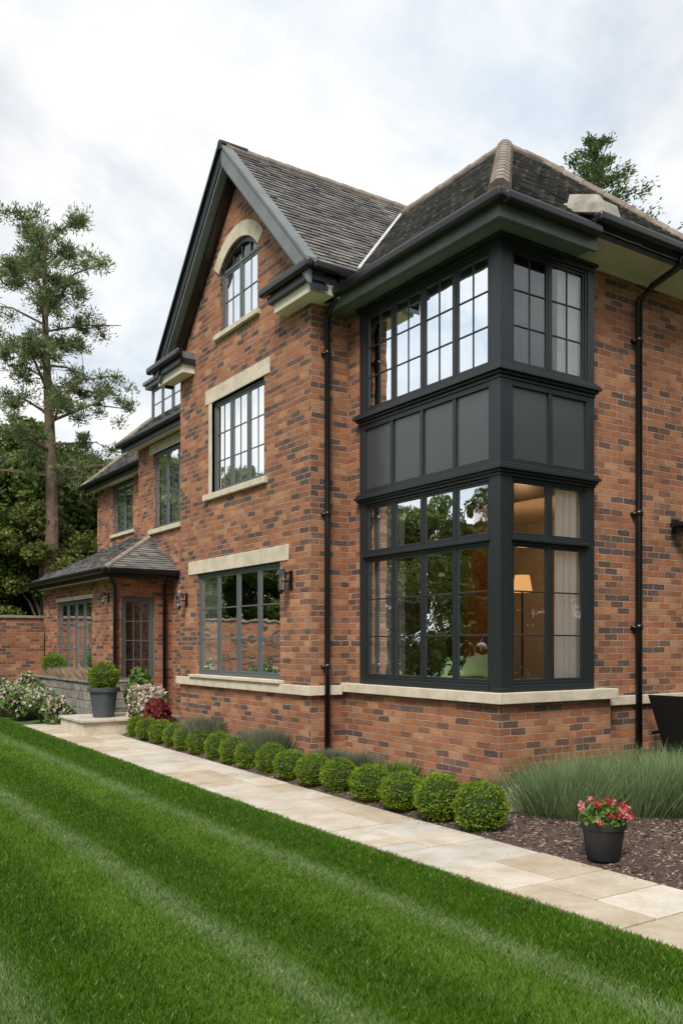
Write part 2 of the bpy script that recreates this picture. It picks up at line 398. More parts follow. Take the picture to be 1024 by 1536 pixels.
# ---- bay joinery
fb_ = B(); gl = B(); cu = B()
ye, xe = 2.355, 1.33
def post(z0, z1):
    fb_.box(-.012, .14, -.012, .14, z0, z1, 'paint')
    fb_.box(-.006, .10, ye-.09, ye, z0, z1, 'paint')
    fb_.box(xe-.10, xe, -.006, .10, z0, z1, 'paint')
post(1.127, 3.22); post(3.34, 4.155); post(4.30, 5.46)
def bay_face(face, z0, z1, u0, u1, nl, cols, rows, glass):
    window(fb_, gl, face, 0, u0, u1, z0, z1, nl, cols, rows, inset=.025, fw=.030, mat='paint', glass=glass, cas=.028, mun=.016)
bay_face('L', 4.30, 5.46, .14, ye-.09, 4, 2, 3, 'glass_hi')
bay_face('R', 4.30, 5.46, .14, xe-.10, 2, 2, 3, 'glass')
bay_face('L', 2.63, 3.22, .14, ye-.09, 4, 1, 1, 'glass')
bay_face('R', 2.63, 3.22, .14, xe-.10, 2, 1, 1, 'glass')
bay_face('L', 1.19, 2.60, .14, ye-.09, 4, 1, 3, 'glass')
bay_face('R', 1.19, 2.60, .14, xe-.10, 2, 1, 3, 'glass')
fb_.box(-.03, .04, .14, ye-.09, 2.60, 2.63, 'paint'); fb_.box(.14, xe-.10, -.03, .04, 2.60, 2.63, 'paint')
fb_.box(-.03, .09, .14, ye-.09, 1.127, 1.19, 'paint'); fb_.box(.14, xe-.10, -.03, .09, 1.127, 1.19, 'paint')
fb_.box(-.028, .12, -.028, .12, 1.127, 1.17, 'paint')
fb_.box(.02, .05, .14, ye-.09, 3.34, 4.155, 'panel'); fb_.box(.14, xe-.10, .02, .05, 3.34, 4.155, 'panel')
for k in range(5):
    y = .14+(ye-.09-.14)*k/4; w = .025 if 0 < k < 4 else .02
    fb_.box(-.004, .02, max(y-w, .14), min(y+w, ye-.09), 3.40, 4.10, 'paint')
for k in range(3):
    x = .14+(xe-.10-.14)*k/2
    fb_.box(max(x-.025, .14), min(x+.025, xe-.1), -.004, .02, 3.40, 4.10, 'paint')
for z0, z1 in ((3.34, 3.40), (4.10, 4.155)):
    fb_.box(-.006, .02, .14, ye-.09, z0, z1, 'paint'); fb_.box(.14, xe-.10, -.006, .02, z0, z1, 'paint')
def corn(z, steps):
    for o, h in steps:
        fb_.box(-o, xe+o*.4, -o, ye+o*.4, z, z+h, 'paint'); z += h
corn(3.22, [(.02, .03), (.045, .025), (.075, .035), (.05, .03)])
corn(4.155, [(.02, .035), (.05, .025), (.085, .035), (.06, .025), (.03, .025)])
corn(5.46, [(.015, .05), (.05, .03)])
fb_.make('bay_window_joinery', house, .0045)
fb2 = B()
window(fb2, gl, 'L', gp, 3.345, 5.825, 1.145, 2.62, 4, 1, 3, .06, .045, 'greyframe', 'glass')
window(fb2, gl, 'L', gp, 3.757, 5.30, 3.73, 5.03, 3, 2, 3, .06, .04, 'greyframe', 'glass', mun=.014)
window(fb2, gl, 'L', gp, ac-ahw, ac+ahw, 5.93, 6.80, 2, 2, 2, .06, .04, 'greyframe', 'glass', mun=.014)
for i in range(14):
    a0 = -aang+2*aang*i/14; a1 = -aang+2*aang*(i+1)/14
    def P(Rr, a, o): return uvz('L', gp, ac+Rr*math.sin(a), o, acz+Rr*math.cos(a))
    r0, r1 = aR-.06, aR
    fb2.hexa([P(r0, a0, -.1), P(r0, a1, -.1), P(r1, a1, -.1), P(r1, a0, -.1)], [P(r0, a0, -.035), P(r0, a1, -.035), P(r1, a1, -.035), P(r1, a0, -.035)], 'paint')
gl.poly([uvz('L', gp, u, -.08, z) for u, z in arc(aR-.03)], 'glass')
for q in (-.25, 0, .25):
    zt = acz+math.sqrt((aR-.05)**2-q*q)
    fb2.fb('L', gp, ac+q-.012, ac+q+.012, -.09, -.06, 6.80, zt, 'paint')
window(fb2, gl, 'L', .6, 8.6, 10.35, 3.84, 5.33, 3, 1, 3, .06, .045, 'greyframe', 'glass')
window(fb2, gl, 'L', 1.5, 13.9, 15.3, 4.3, 5.53, 2, 1, 3, .06, .05, 'greyframe', 'glass')
window(fb2, gl, 'L', -.5, 10.74, 13.05, .95, 2.48, 4, 1, 3, .05, .05, 'greyframe', 'glass')
window(fb2, gl, 'R', 9.4, -.38, .247, .5, 2.45, 1, 3, 5, .05, .06, 'greyframe', 'glass')
window(fb2, gl, 'R', .12, 3.45, 4.6, 3.6, 5.1, 2, 2, 3, .06, .05, 'paint', 'glass')
window(fb2, gl, 'R', .12, 3.45, 4.6, 1.1, 2.6, 2, 2, 3, .06, .05, 'paint', 'glass')
curtain(cu, 'L', gp, 3.8, 4.42, 3.75, 5.02, -.13); curtain(cu, 'L', gp, 4.47, 5.27, 3.75, 5.02, -.13)
curtain(cu, 'L', gp, 3.98, 4.4, 5.95, 6.95, -.13); curtain(cu, 'L', gp, 4.5, 5.0, 5.95, 6.95, -.13)
curtain(cu, 'L', gp, 3.4, 3.52, 1.15, 2.6, -.13); curtain(cu, 'L', gp, 5.35, 5.8, 1.15, 2.6, -.13)
curtain(cu, 'L', 0, 1.62, 2.26, 1.15, 3.2, -.10); curtain(cu, 'R', 0, .84, 1.24, 1.15, 3.2, -.10)
curtain(cu, 'R', 0, .88, 1.22, 4.25, 5.45, -.10); curtain(cu, 'L', 0, .3, 1.1, 4.25, 5.45, -.10); curtain(cu, 'L', 0, 1.18, 2.23, 4.25, 5.45, -.10)
curtain(cu, 'L', .6, 8.65, 9.3, 3.85, 5.3, -.13); curtain(cu, 'L', .6, 9.5, 10.3, 3.85, 5.3, -.13); curtain(cu, 'L', 1.5, 13.95, 15.2, 4.3, 5.5, -.13); curtain(cu, 'L', -.5, 11.4, 12.6, .95, 2.45)
dm = B()
dm.box(.80, 2.6, 9.25, 10.95, 5.80, 6.08, 'lead')
window(fb2, gl, 'L', .80, 9.30, 10.90, 6.08, 6.78, 3, 1, 2, .0, .05, 'greyframe', 'glass')
window(fb2, gl, 'R', 9.30, .88, 1.7, 6.08, 6.78, 2, 1, 2, .0, .05, 'greyframe', 'glass')
dm.box(.70, 2.8, 9.15, 11.05, 6.78, 6.86, 'greyframe'); dm.box(.66, 2.9, 9.1, 11.1, 6.86, 6.93, 'lead')
dm.box(.9, 2.4, 10.86, 10.93, 6.08, 6.78, 'lead'); dm.box(1.75, 1.8, 9.3, 10.85, 6.08, 6.78, 'plaster')
dm.make('dormer', house, .008)
fb2.make('window_frames', house, .003)
gl.make('window_glazing', house)
cu.make('curtains', house, smooth=True)

ib = B()
for z0, z1, m_ in ((3.24, 3.42, 'plaster'), (5.50, 5.52, 'plaster'), (.80, .95, 'wood')):
    ib.box(.10, 4.8, .2, 6.35, z0, z1, m_); ib.box(gp+.2, .10, 2.75, 6.3, z0, z1, m_)
    ib.box(.75, 4.8, 6.35, 11.1, z0, z1, m_); ib.box(1.7, 4.8, 11.1, 16.3, z0, z1, m_)
ib.box(-.35, .55, 9.6, 13.9, .3, .45, 'wood'); ib.box(.6, 1.6, 11.2, 13.95, .3, .45, 'wood')
ib.box(2.9, 3.0, .3, 16, .95, 5.5, 'plaster')
ib.box(.05, 2.9, 3.0, 3.08, .95, 3.24, 'plaster'); ib.box(.05, 2.9, 3.0, 3.08, 3.42, 5.5, 'plaster')
ib.box(1.9, 2.88, 2.88, 2.99, .96, 3.0, 'wood')
ib.box(2.84, 2.89, 1.1, 2.1, .96, 3.0, 'wood')
ib.make('interior', house)

# ---- roof: battened slopes covered with individual tiles
rb = B(); tl_ = B()
rt = random.Random(5)
def tiles(pts, W=.165, EX=.10):
    P = [Vector(p) for p in pts]
    n = (P[1]-P[0]).cross(P[2]-P[0]).normalized()
    if n.z < 0: n = -n
    ua = Vector((0, 0, 1)).cross(n).normalized(); va = n.cross(ua).normalized()
    if va.z < 0: va = -va
    uv = [((p-P[0]).dot(ua), (p-P[0]).dot(va)) for p in P]
    v0 = min(v for _, v in uv); v1 = max(v for _, v in uv)
    k = 0; v = v0+EX*.5
    while v < v1:
        xs = []
        for i in range(len(uv)):
            a, c = uv[i], uv[(i+1) % len(uv)]
            if (a[1] <= v) != (c[1] <= v): xs.append(a[0]+(c[0]-a[0])*(v-a[1])/(c[1]-a[1]))
        xs.sort()
        for q in range(0, len(xs)-1, 2):
            u0, u1 = xs[q], xs[q+1]
            u = math.floor(u0/W)*W-(W/2 if k % 2 else 0)
            while u < u1:
                a, c = max(u, u0), min(u+W, u1)
                if c-a > .02:
                    vb = v-EX*.5-.012+rt.uniform(-.005, .005); vt = v+EX*.5+.03
                    hb = .026+rt.uniform(-.002, .006); ht = .006; th = .012; sk = rt.uniform(-.0025, .0025)
                    def Q(uu, vv, h): return P[0]+ua*uu+va*vv+n*h
                    a2, c2 = a+.0015, c-.0015
                    tl_.hexa([Q(a2, vb+sk, hb-th), Q(c2, vb-sk, hb-th), Q(c2, vt, ht-th*.4), Q(a2, vt, ht-th*.4)],
                             [Q(a2, vb+sk, hb+sk), Q(c2, vb-sk, hb-sk), Q(c2, vt, ht), Q(a2, vt, ht)], 'tile')
                u += W
        v += EX; k += 1
def slab(pts, mat='tile', th=.05):
    top = 'under' if mat == 'tile' else mat
    rb.poly(pts, top)
    low = [(p[0], p[1], p[2]-th) for p in pts]
    rb.poly(low[::-1], 'paint')
    for i in range(len(pts)):
        j = (i+1) % len(pts); rb.poly([pts[i], low[i], low[j], pts[j]], top)
    if mat == 'tile': tiles(pts)
E, ZE, SL = -.35, 5.67, .95
ax = 2.05; AZ = ZE+SL*(ax-E)
slab([(E, 2.6, ZE), (E, E, ZE), (ax, ax, AZ), (ax, 4.25, AZ), (.26, 2.6, 6.25)])
xr = 2.7; xE = xr+(ax-E)
slab([(E, E, ZE), (xE, E, ZE), (xr, ax, AZ), (ax, ax, AZ)])
slab([(xE, E, ZE), (xE, 16.5, ZE), (xr, 14.2, AZ), (xr, ax, AZ)])
slab([(ax, ax, AZ), (xr, ax, AZ), (xr, 14.2, AZ), (ax, 14.2, AZ)], 'lead')
GY, GZ, GS = 4.45, 8.20, 1.047
g0 = -.76
def gz(y): return GZ-GS*abs(y-GY)
slab([(g0, 2.28, gz(2.28)), (2.6, 2.28, gz(2.28)), (3.2, GY, GZ), (g0, GY, GZ)])
slab([(g0, GY, GZ), (3.2, GY, GZ), (2.6, 6.66, gz(6.66)), (g0, 6.66, gz(6.66))])
slab([(3.2, GY, GZ), (2.6, 2.28, gz(2.28)), (3.6, 3.2, 7.0), (3.6, 5.6, 7.0), (2.6, 6.66, gz(6.66))], 'lead')
slab([(.30, 11.45, ZE), (.30, 6.7, ZE), (2.6, 6.7, ZE+SL*2.3), (2.6, 9.15, ZE+SL*2.3)])
slab([(.30, 11.45, ZE), (2.6, 9.15, ZE+SL*2.3), (2.6, 11.45, ZE)])
slab([(1.18, 16.75, ZE), (1.18, 10.5, ZE), (3.4, 10.5, ZE+SL*2.22), (3.4, 14.53, ZE+SL*2.22)])
slab([(1.18, 16.75, ZE), (3.4, 14.53, ZE+SL*2.22), (5.1, 16.75, ZE)])
ES, EZ = .56, 2.93
slab([(-.78, 14.35, EZ), (-.78, 9.12, EZ), (.60, 10.5, EZ+ES*1.38), (.60, 11.16, EZ+ES*1.38), (1.5, 11.16, EZ+ES*2.28), (1.5, 12.07, EZ+ES*2.28)])
slab([(-.78, 9.12, EZ), (.60, 9.12, EZ), (.60, 10.5, EZ+ES*1.38)])
slab([(-.78, 14.35, EZ), (1.5, 12.07, EZ+ES*2.28), (1.5, 14.35, EZ)])
rb.make('roof_slopes', house); tl_.make('roof_tiles', house)

hb = B()
def ridge(a, c, r=.075, step=.30, drop=.0):
    a, c = Vector(a), Vector(c); d = c-a; n = max(1, int(d.length/step))
    for i in range(n):
        p = a+d*(i/n); q = a+d*((i+1)/n+.02)
        p.z -= drop; q.z -= drop
        hb.tube([p, q], [r*1.08, r*.94], 'ridge', 10)
ridge((E+.04, E+.04, ZE+.06), (ax, ax, AZ+.01), .10, .26)
ridge((ax, ax, AZ), (xr, ax, AZ)); ridge((xE, E, ZE), (xr, ax, AZ)); ridge((ax, ax, AZ), (ax, 4.2, AZ))
ridge((g0+.02, GY, GZ), (3.3, GY, GZ), .07)
ridge((.30, 11.45, ZE), (2.6, 9.15, ZE+SL*2.3), .07); ridge((1.18, 16.75, ZE), (3.4, 14.53, ZE+SL*2.22), .07)
ridge((-.78, 9.12, EZ), (.6, 10.5, EZ+ES*1.38), .06); ridge((3.3, GY, GZ-.05), (3.3, 9, GZ-.05), .07)
M['saddle'] = simple('weathered_saddle_stone', (.36, .33, .28), .85, .2, 7, .004)
hb.hexa([(.98, -.42, 5.83), (1.25, -.42, 5.83), (1.25, .10, 6.05), (.98, .10, 6.05)], [(1.0, -.38, 5.98), (1.23, -.38, 5.98), (1.23, .12, 6.15), (1.0, .12, 6.15)], 'saddle')
hb.hexa([(1.02, -.32, 5.96), (1.21, -.32, 5.96), (1.21, .10, 6.10), (1.02, .10, 6.10)], [(1.09, -.24, 6.12), (1.14, -.24, 6.12), (1.14, .12, 6.27), (1.09, .12, 6.27)], 'saddle')
hb.make('ridge_tiles', house, .006)
eb = B()
def strip(a, c, w, h, mat, side=Vector((0, 0, 1))):
    a, c = Vector(a), Vector(c); d = (c-a).normalized(); s = d.cross(side).normalized()*w/2; u = s.cross(d).normalized()*h
    if u.z < 0: u = -u
    eb.hexa([a-s, a+s, c+s, c-s], [a-s+u, a+s+u, c+s+u, c-s+u], mat)
strip((-.06, 2.29, 5.985), (ax, 4.21, AZ+.035), .04, .02, 'flash')
def rake(y0, y1, ztop_off, zh, x0, x1, mat):
    z0, z1 = gz(y0)+ztop_off, gz(y1)+ztop_off
    eb.hexa([(x0, y0, z0-zh), (x1, y0, z0-zh), (x1, y1, z1-zh), (x0, y1, z1-zh)], [(x0, y0, z0), (x1, y0, z0), (x1, y1, z1), (x0, y1, z1)], mat)
rake(2.24, GY, .02, .25, g0-.03, g0+.02, 'lead')  # right barge board: sky reflection put into the colour as a lighter grey
rake(2.24, GY, -.23, .05, g0, gp+.0, 'paint')
rake(2.24, GY, .065, .045, g0-.05, g0+.10, 'lead')
rake(GY, 6.70, .02, .19, g0-.03, g0+.02, 'paint')
rake(GY, 6.70, -.17, .06, g0-.01, gp, 'lead')
rake(GY, 6.70, .07, .05, g0-.07, g0+.06, 'black')
rake(GY, 6.70, -.23, .06, g0+.10, gp+.0, 'black')
eb.tube([(g0-.06, GY, GZ+.03), (g0+.35, GY, GZ+.03)], .065, 'black', 10)
for ya, yb in ((2.24, 3.28), (5.82, 6.95)):
    eb.box(gp-.19, gp+.0, ya+.08, yb-.12, 5.60, 5.72, 'soffit')
    eb.box(gp-.25, gp+.0, ya+.04, yb-.05, 5.72, 5.80, 'paint')
    eb.box(gp-.22, gp+.0, ya+.06, yb-.08, 5.80, 5.90, 'lead')
eb.box(gp+.0, .1, 2.30, 2.62, 5.60, 5.72, 'soffit')
eb.box(gp+.0, .0, 2.28, 2.62, 5.72, 5.80, 'paint')
eb.box(-.27, 1.02, -.27, 2.60, 5.545, 5.60, 'paint')
eb.box(-.20, 1.02, -.20, 2.60, 5.541, 5.543, 'lead')
eb.box(-.31, -.27, -.31, 2.60, 5.50, 5.62, 'lead'); eb.box(-.27, 1.02, -.31, -.27, 5.50, 5.62, 'lead')
eb.box(1.02, 5.2, -.28, .12, 5.69, 5.72, 'soffit')
eb.box(1.02, 1.06, -.27, .12, 5.56, 5.69, 'soffit')
eb.box(1.02, 5.2, .085, .119, 5.58, 5.69, 'soffit')
eb.box(1.02, 5.2, -.33, -.28, 5.66, 5.80, 'paint')
eb.box(.36, .6, 6.42, 11.4, 5.56, 5.60, 'soffit'); eb.box(1.24, 1.5, 11.2, 16.7, 5.56, 5.60, 'soffit')
eb.box(.32, .36, 6.42, 11.4, 5.50, 5.64, 'paint'); eb.box(1.20, 1.24, 11.2, 16.7, 5.50, 5.64, 'paint')
eb.box(-.72, -.5, 9.2, 14.3, 2.80, 2.83, 'soffit'); eb.box(-.50, .6, 9.18, 9.4, 2.80, 2.83, 'soffit')
eb.box(-.76, -.72, 9.14, 14.3, 2.78, 2.90, 'paint'); eb.box(-.72, .6, 9.14, 9.18, 2.78, 2.90, 'paint')
eb.make('eaves_and_verges', house, .006)
gu = B()
def gutter(x0, x1, y0, y1, z): gu.box(x0, x1, y0, y1, z-.055, z+.055, 'black')
gutter(E-.08, E+.035, E-.08, 2.58, 5.655)
gutter(E+.035, .98, E-.08, E+.035, 5.655)
gutter(.90, 5.2, E-.12, E+.0, 5.775)
gutter(gp-.33, gp-.23, 2.17, 3.32, 5.86); gutter(gp-.23, .05, 2.17, 2.28, 5.86)
gutter(gp-.33, gp-.23, 5.78, 7.02, 5.86); gutter(gp-.23, .2, 6.92, 7.02, 5.86)
gutter(.22, .33, 6.9, 11.5, 5.65); gutter(1.09, 1.2, 11.3, 16.85, 5.65)
gutter(-.88, -.77, 9.02, 14.45, 2.90); gutter(-.77, .6, 9.02, 9.13, 2.90)
gu.make('gutters', house, .035, 4)
dp = B()
def pipe(pts, r=.034):
    dp.tube(pts, r, 'black', 12)
px_, py_ = -.33, 2.555
pipe([(px_, 2.25, 5.80), (px_, 2.27, 5.70), (px_, 2.50, 5.52), (px_, py_, 5.42), (px_, py_, 3), (px_, py_, .12)])
for z in (5.0, 3.1, 1.3): dp.tube([(px_, py_, z), (px_, py_, z+.06)], .041, 'black', 12); dp.box(px_-.05, px_+.05, py_+.01, py_+.06, z+.01, z+.04, 'black')
xq = 2.12
pipe([(xq+.12, E-.05, 5.74), (xq+.12, E-.04, 5.62), (xq+.03, -.10, 5.48), (xq, .05, 5.36), (xq, .05, 3), (xq, .05, .05)], .037)
for z in (4.9, 3.0, 1.75): dp.tube([(xq, .05, z), (xq, .05, z+.06)], .045, 'black', 12); dp.box(xq-.06, xq+.06, .06, .118, z+.01, z+.04, 'black')
pipe([(-.62, 9.3, 2.86), (-.60, 9.33, 2.75), (-.53, 9.34, 2.62), (-.53, 9.34, .3)], .034)
pipe([(.42, 9.1, 2.86), (.42, 9.34, 2.68), (.42, 9.34, .3)], .034)
pipe([(-.80, 14.2, 2.86), (-.6, 14.1, 2.7), (-.56, 14.1, 2.5), (-.56, 14.1, .3)], .034)
dp.make('downpipes', house, smooth=True)

def lantern(face, p, u, z, s=1.0):
    b = B()
    def fb(u0, u1, o0, o1, z0, z1, m='black'): b.fb(face, p, u+u0*s, u+u1*s, o0*s, o1*s, z+z0*s, z+z1*s, m)
    fb(-.035, .035, 0, .02, -.12, .12); fb(-.012, .012, .02, .14, .08, .10); fb(-.012, .012, .02, .13, -.03, -.01)
    c = Vector(uvz(face, p, u, .15*s, z))
    b.tube([c+Vector((0, 0, .17*s)), c+Vector((0, 0, .13*s)), c+Vector((0, 0, .12*s)), c+Vector((0, 0, .06*s))], [.01*s, .03*s, .04*s, .085*s], 'black', 6)
    b.tube([c+Vector((0, 0, .06*s)), c+Vector((0, 0, -.13*s))], [.07*s, .045*s], 'glass', 6)
    for k in range(6):
        t = k*math.pi/3; d = Vector((math.cos(t), math.sin(t), 0))
        b.tube([c+d*.072*s+Vector((0, 0, .06*s)), c+d*.047*s+Vector((0, 0, -.13*s))], .007*s, 'black', 5)
    b.tube([c+Vector((0, 0, -.13*s)), c+Vector((0, 0, -.15*s)), c+Vector((0, 0, -.19*s))], [.052*s, .03*s, .008*s], 'black', 6)
    b.tube([c+Vector((0, 0, .0)), c+Vector((0, 0, -.1*s))], .015*s, 'curtain', 6)
    b.make('wall_lantern')
lantern('L', gp, 3.06, 2.37, .95); lantern('L', gp, 6.17, 2.26, .8)
lantern('L', -.5, 9.75, 2.45, .7)
b = B()
b.box(2.78, 2.88, .08, .119, 2.86, 3.02, 'black'); b.box(2.70, 2.96, -.12, .08, 2.92, 2.97, 'black'); b.box(2.74, 2.92, -.08, .04, 2.86, 2.92, 'black'); b.make('wall_light', bevel=.008)

lm = empty('floor_lamp')
b = B(); b.tube([(1.55, 1.25, .95), (1.55, 1.25, .98)], .14, 'black', 16); b.tube([(1.55, 1.25, .98), (1.55, 1.25, 2.3)], .012, 'black', 8)
b.make('stand', lm)
ms, nt, out = newmat('lampshade_lit'); e = N(nt, 'ShaderNodeEmission'); e.inputs[0].default_value = (1, .5, .18, 1); e.inputs[1].default_value = .9; L(nt, e.outputs[0], out.inputs[0])
M['shade'] = ms
b = B(); b.tube([(1.55, 1.25, 2.2), (1.55, 1.25, 2.40)], [.12, .085], 'shade', 20, False); b.make('shade', lm, smooth=True)
ld = bpy.data.lights.new('lamp_bulb', 'POINT'); ld.energy = 22; ld.color = (1, .52, .22); ld.shadow_soft_size = .06
lo = bpy.data.objects.new('lamp_bulb', ld); lo.location = (1.55, 1.25, 2.5); COL.objects.link(lo); lo.parent = lm

# ================================================================== GROUND
def sm(t): t = min(1, max(0, t)); return t*t*(3-2*t)
def g(y): return .012*min(max(y, 0), 14)
def gridmesh(name, xs, ys, zf, mat):
    v = [(x, y, zf(x, y)) for y in ys for x in xs]; nx = len(xs)
    f = [(j*nx+i, j*nx+i+1, (j+1)*nx+i+1, (j+1)*nx+i) for j in range(len(ys)-1) for i in range(nx-1)]
    me = bpy.data.meshes.new(name); me.from_pydata(v, [], f); me.materials.append(M[mat])
    for p in me.polygons: p.use_smooth = True
    o = bpy.data.objects.new(name, me); COL.objects.link(o); return o
gridmesh('ground', [-600, -60, 60, 600], [-600, -60, 0, 14, 60, 600], lambda x, y: g(y)-.05, 'field')
lx = -1.97
gridmesh('lawn', [-45, -20, -8, lx], [-25, -8, 0, 2, 4, 6, 8, 10, 14, 30], lambda x, y: g(y), 'lawn')
def bedz(x, y):
    z = g(y)-.005 + .03*sm((x+1.03)/.15)
    z += .16*sm((x+.98)/.4)*sm((y-1.2)/1.5)
    z += .012*math.sin(x*9+y*3)*sm((x+1.03)/.1)
    return z
gridmesh('mulch_bed', [-1.04+.1*i for i in range(64)], [-9+.12*i for i in range(150)], bedz, 'mulch')
def quads(name, V, mats, parent=None, midx=None):
    n = V.shape[0]; me = bpy.data.meshes.new(name)
    me.vertices.add(n*4); me.vertices.foreach_set('co', V.reshape(-1).astype(np.float32))
    me.loops.add(n*4); me.loops.foreach_set('vertex_index', np.arange(n*4, dtype=np.int32))
    me.polygons.add(n); me.polygons.foreach_set('loop_start', np.arange(0, n*4, 4, dtype=np.int32))
    me.polygons.foreach_set('loop_total', np.full(n, 4, dtype=np.int32))
    for m_ in mats: me.materials.append(M[m_])
    if midx is not None: me.polygons.foreach_set('material_index', midx.astype(np.int32))
    me.update(calc_edges=True); me.validate()
    o = bpy.data.objects.new(name, me); COL.objects.link(o)
    if parent: o.parent = parent
    return o
def leaves(C, size, elong=1.8, upbias=0.0, var=.35, D=None):
    n = len(C); a = R.normal(size=(n, 3))
    if D is not None: a = a*.45+D
    a[:, 2] += upbias; a /= np.linalg.norm(a, axis=1, keepdims=True)
    r = R.normal(size=(n, 3)); b = np.cross(a, r); b /= np.linalg.norm(b, axis=1, keepdims=True)
    s = size*(1+var*R.uniform(-1, 1, n))[:, None]
    return np.stack([C-a*s*elong*.5, C+b*s*.5, C+a*s*elong*.5, C-b*s*.5], 1)
n = 30000
cx = R.uniform(-1.0, 3.2, n); cy = R.uniform(-5, 7.5, n)
keep = (cx < -.45) | (cy < .0) ; cx = cx[keep]; cy = cy[keep]
cz = np.array([bedz(x, y) for x, y in zip(cx, cy)])+.006
V = leaves(np.stack([cx, cy, cz], 1), .022, 1.9); 
V[:, :, 2] = cz[:, None]+(V[:, :, 2]-cz[:, None])*.45
quads('bark_chips', V, ['chip'])
# a few chips strayed on to the paving edge
n = 260; cx = -1.03-np.abs(R.normal(size=n))*.05; cy = R.uniform(-5, 7, n); cz = np.array([g(v_) for v_ in cy])+.034
V = leaves(np.stack([cx, cy, cz], 1), .014, 1.8); V[:, :, 2] = cz[:, None]+(V[:, :, 2]-cz[:, None])*.15; quads('stray_bark_chips', V, ['chip'])

pb = B()
pb.box(-1.99, -1.01, -9, 0, -.03, .012, 'joint')
y = -9.0
rngp = random.Random(3)
pj = B()
for seg in range(10):
    y0 = seg*1.0; 
    pj.hexa([(-1.99, y0, g(y0)-.05), (-1.01, y0, g(y0)-.05), (-1.01, y0+1, g(y0+1)-.05), (-1.99, y0+1, g(y0+1)-.05)],
            [(-1.99, y0, g(y0)+.012), (-1.01, y0, g(y0)+.012), (-1.01, y0+1, g(y0+1)+.012), (-1.99, y0+1, g(y0+1)+.012)], 'joint')
path = empty('stone_path')
pb.make('bedding', path); pj.make('bedding_rise', path)
ps = B()
def slabp(x0, x1, y0, y1):
    h = rngp.uniform(-.003, .003); j = .0075
    zb0, zb1 = g(y0)-.01, g(y1)-.01; t0, t1 = g(y0)+.026+h, g(y1)+.026+h
    w = [rngp.uniform(-.004, .004) for _ in range(4)]
    ps.hexa([(x0+j, y0+j, zb0), (x1-j, y0+j, zb0), (x1-j, y1-j, zb1), (x0+j, y1-j, zb1)],
            [(x0+j+w[0], y0+j, t0), (x1-j+w[1], y0+j, t0), (x1-j+w[2], y1-j, t1), (x0+j+w[3], y1-j, t1)], 'path')
while y < 9.8:
    k = rngp.random(); ln = rngp.choice([.45, .6, .75, .9])
    if k < .3: slabp(-1.98, -1.02, y, y+ln)
    elif k < .75:
        c = rngp.choice([-1.66, -1.5, -1.36])
        if ln > .7: slabp(-1.98, c, y, y+ln); m_ = y+ln*rngp.choice([.4, .5, .6]); slabp(c, -1.02, y, m_); slabp(c, -1.02, m_, y+ln)
        else: slabp(-1.98, c, y, y+ln); slabp(c, -1.02, y, y+ln)
    else:
        c = rngp.choice([-1.6, -1.4]); m_ = y+ln*.5
        slabp(-1.98, c, y, m_); slabp(-1.98, c, m_, y+ln); slabp(c, -1.02, y, y+ln)
    y += ln
ps.make('paving_slabs', path, .006)

tb = B()
tb.box(-1.60, .0, 7.75, 9.0, .05, .33, 'stone'); 
for i in range(3):
    for j in range(2): tb.box(-1.64+i*.56, -1.64+(i+1)*.56-.01, 7.70+j*.65, 7.70+(j+1)*.65-.01, .332, .375, 'path')
tb.make('stone_terrace', bevel=.008)
tb = B()
M['grstone'] = simple('grey_walling_stone', (.33, .31, .26), .9, .25, 7, .02, island=.3)
def planter_run(ax_, a0, a1, q0, q1):
    z = .15
    for r_ in range(5):
        a = a0
        while a < a1:
            w = rngp.uniform(.2, .45); e2 = min(a+w, a1); o = rngp.uniform(-.008, .008)
            if ax_ == 'y': tb.box(q0+o, q1, a+.004, e2-.004, z, z+.145, 'grstone')
            else: tb.box(a+.004, e2-.004, q0+o, q1, z, z+.145, 'grstone')
            a = e2
        z += .15
planter_run('y', 9.0, 13.2, -1.12, -.98); planter_run('x', -.97, .02, 8.99, 9.10)
tb.box(-1.15, -.96, 8.97, 13.25, .905, .945, 'grstone'); tb.box(-.955, .03, 8.97, 9.13, .905, .945, 'grstone')
tb.box(-1.0, -.55, 9.1, 13.2, .2, .86, 'mulch'); tb.make('planter_wall', bevel=.01)
gb = B(); gb.box(-9, -.52, 14.06, 14.28, -.1, 2.16, 'brick'); gb.box(-9.02, -.52, 14.02, 14.32, 2.16, 2.22, 'ridge'); gb.make('garden_wall', bevel=.008)

# ================================================================== GRASS
def grass_tile(nm, n, hgt, wid, T=.6):
    x = R.uniform(0, T, n); y = R.uniform(0, T, n); h = hgt*R.uniform(.6, 1.2, n); th = R.uniform(0, 2*np.pi, n)
    lean = R.uniform(.1, .6, n)*h; la = R.uniform(0, 2*np.pi, n)
    dx, dy = np.cos(th)*wid/2, np.sin(th)*wid/2
    b0 = np.stack([x-dx, y-dy, np.zeros(n)], 1); b1 = np.stack([x+dx, y+dy, np.zeros(n)], 1)
    mx = x+np.cos(la)*lean*.35; my = y+np.sin(la)*lean*.35
    m1 = np.stack([mx+dx*.8, my+dy*.8, h*.6], 1)
    t = np.stack([x+np.cos(la)*lean, y+np.sin(la)*lean, h], 1)
    V = np.stack([b0, b1, m1, t], 1)
    o = quads(nm, V, ['grass']); me = o.data; bpy.data.objects.remove(o); return me
gt_near = [grass_tile('grass_near', 5200, .040, .0042) for _ in range(3)]
gt_far = [grass_tile('grass_far', 2000, .042, .008) for _ in range(2)]
grass = empty('lawn_grass')
cam_xy = np.array([-5.955, -6.199]); fw_ = np.array([.554, .8325]); rt_ = np.array([.8325, -.554])
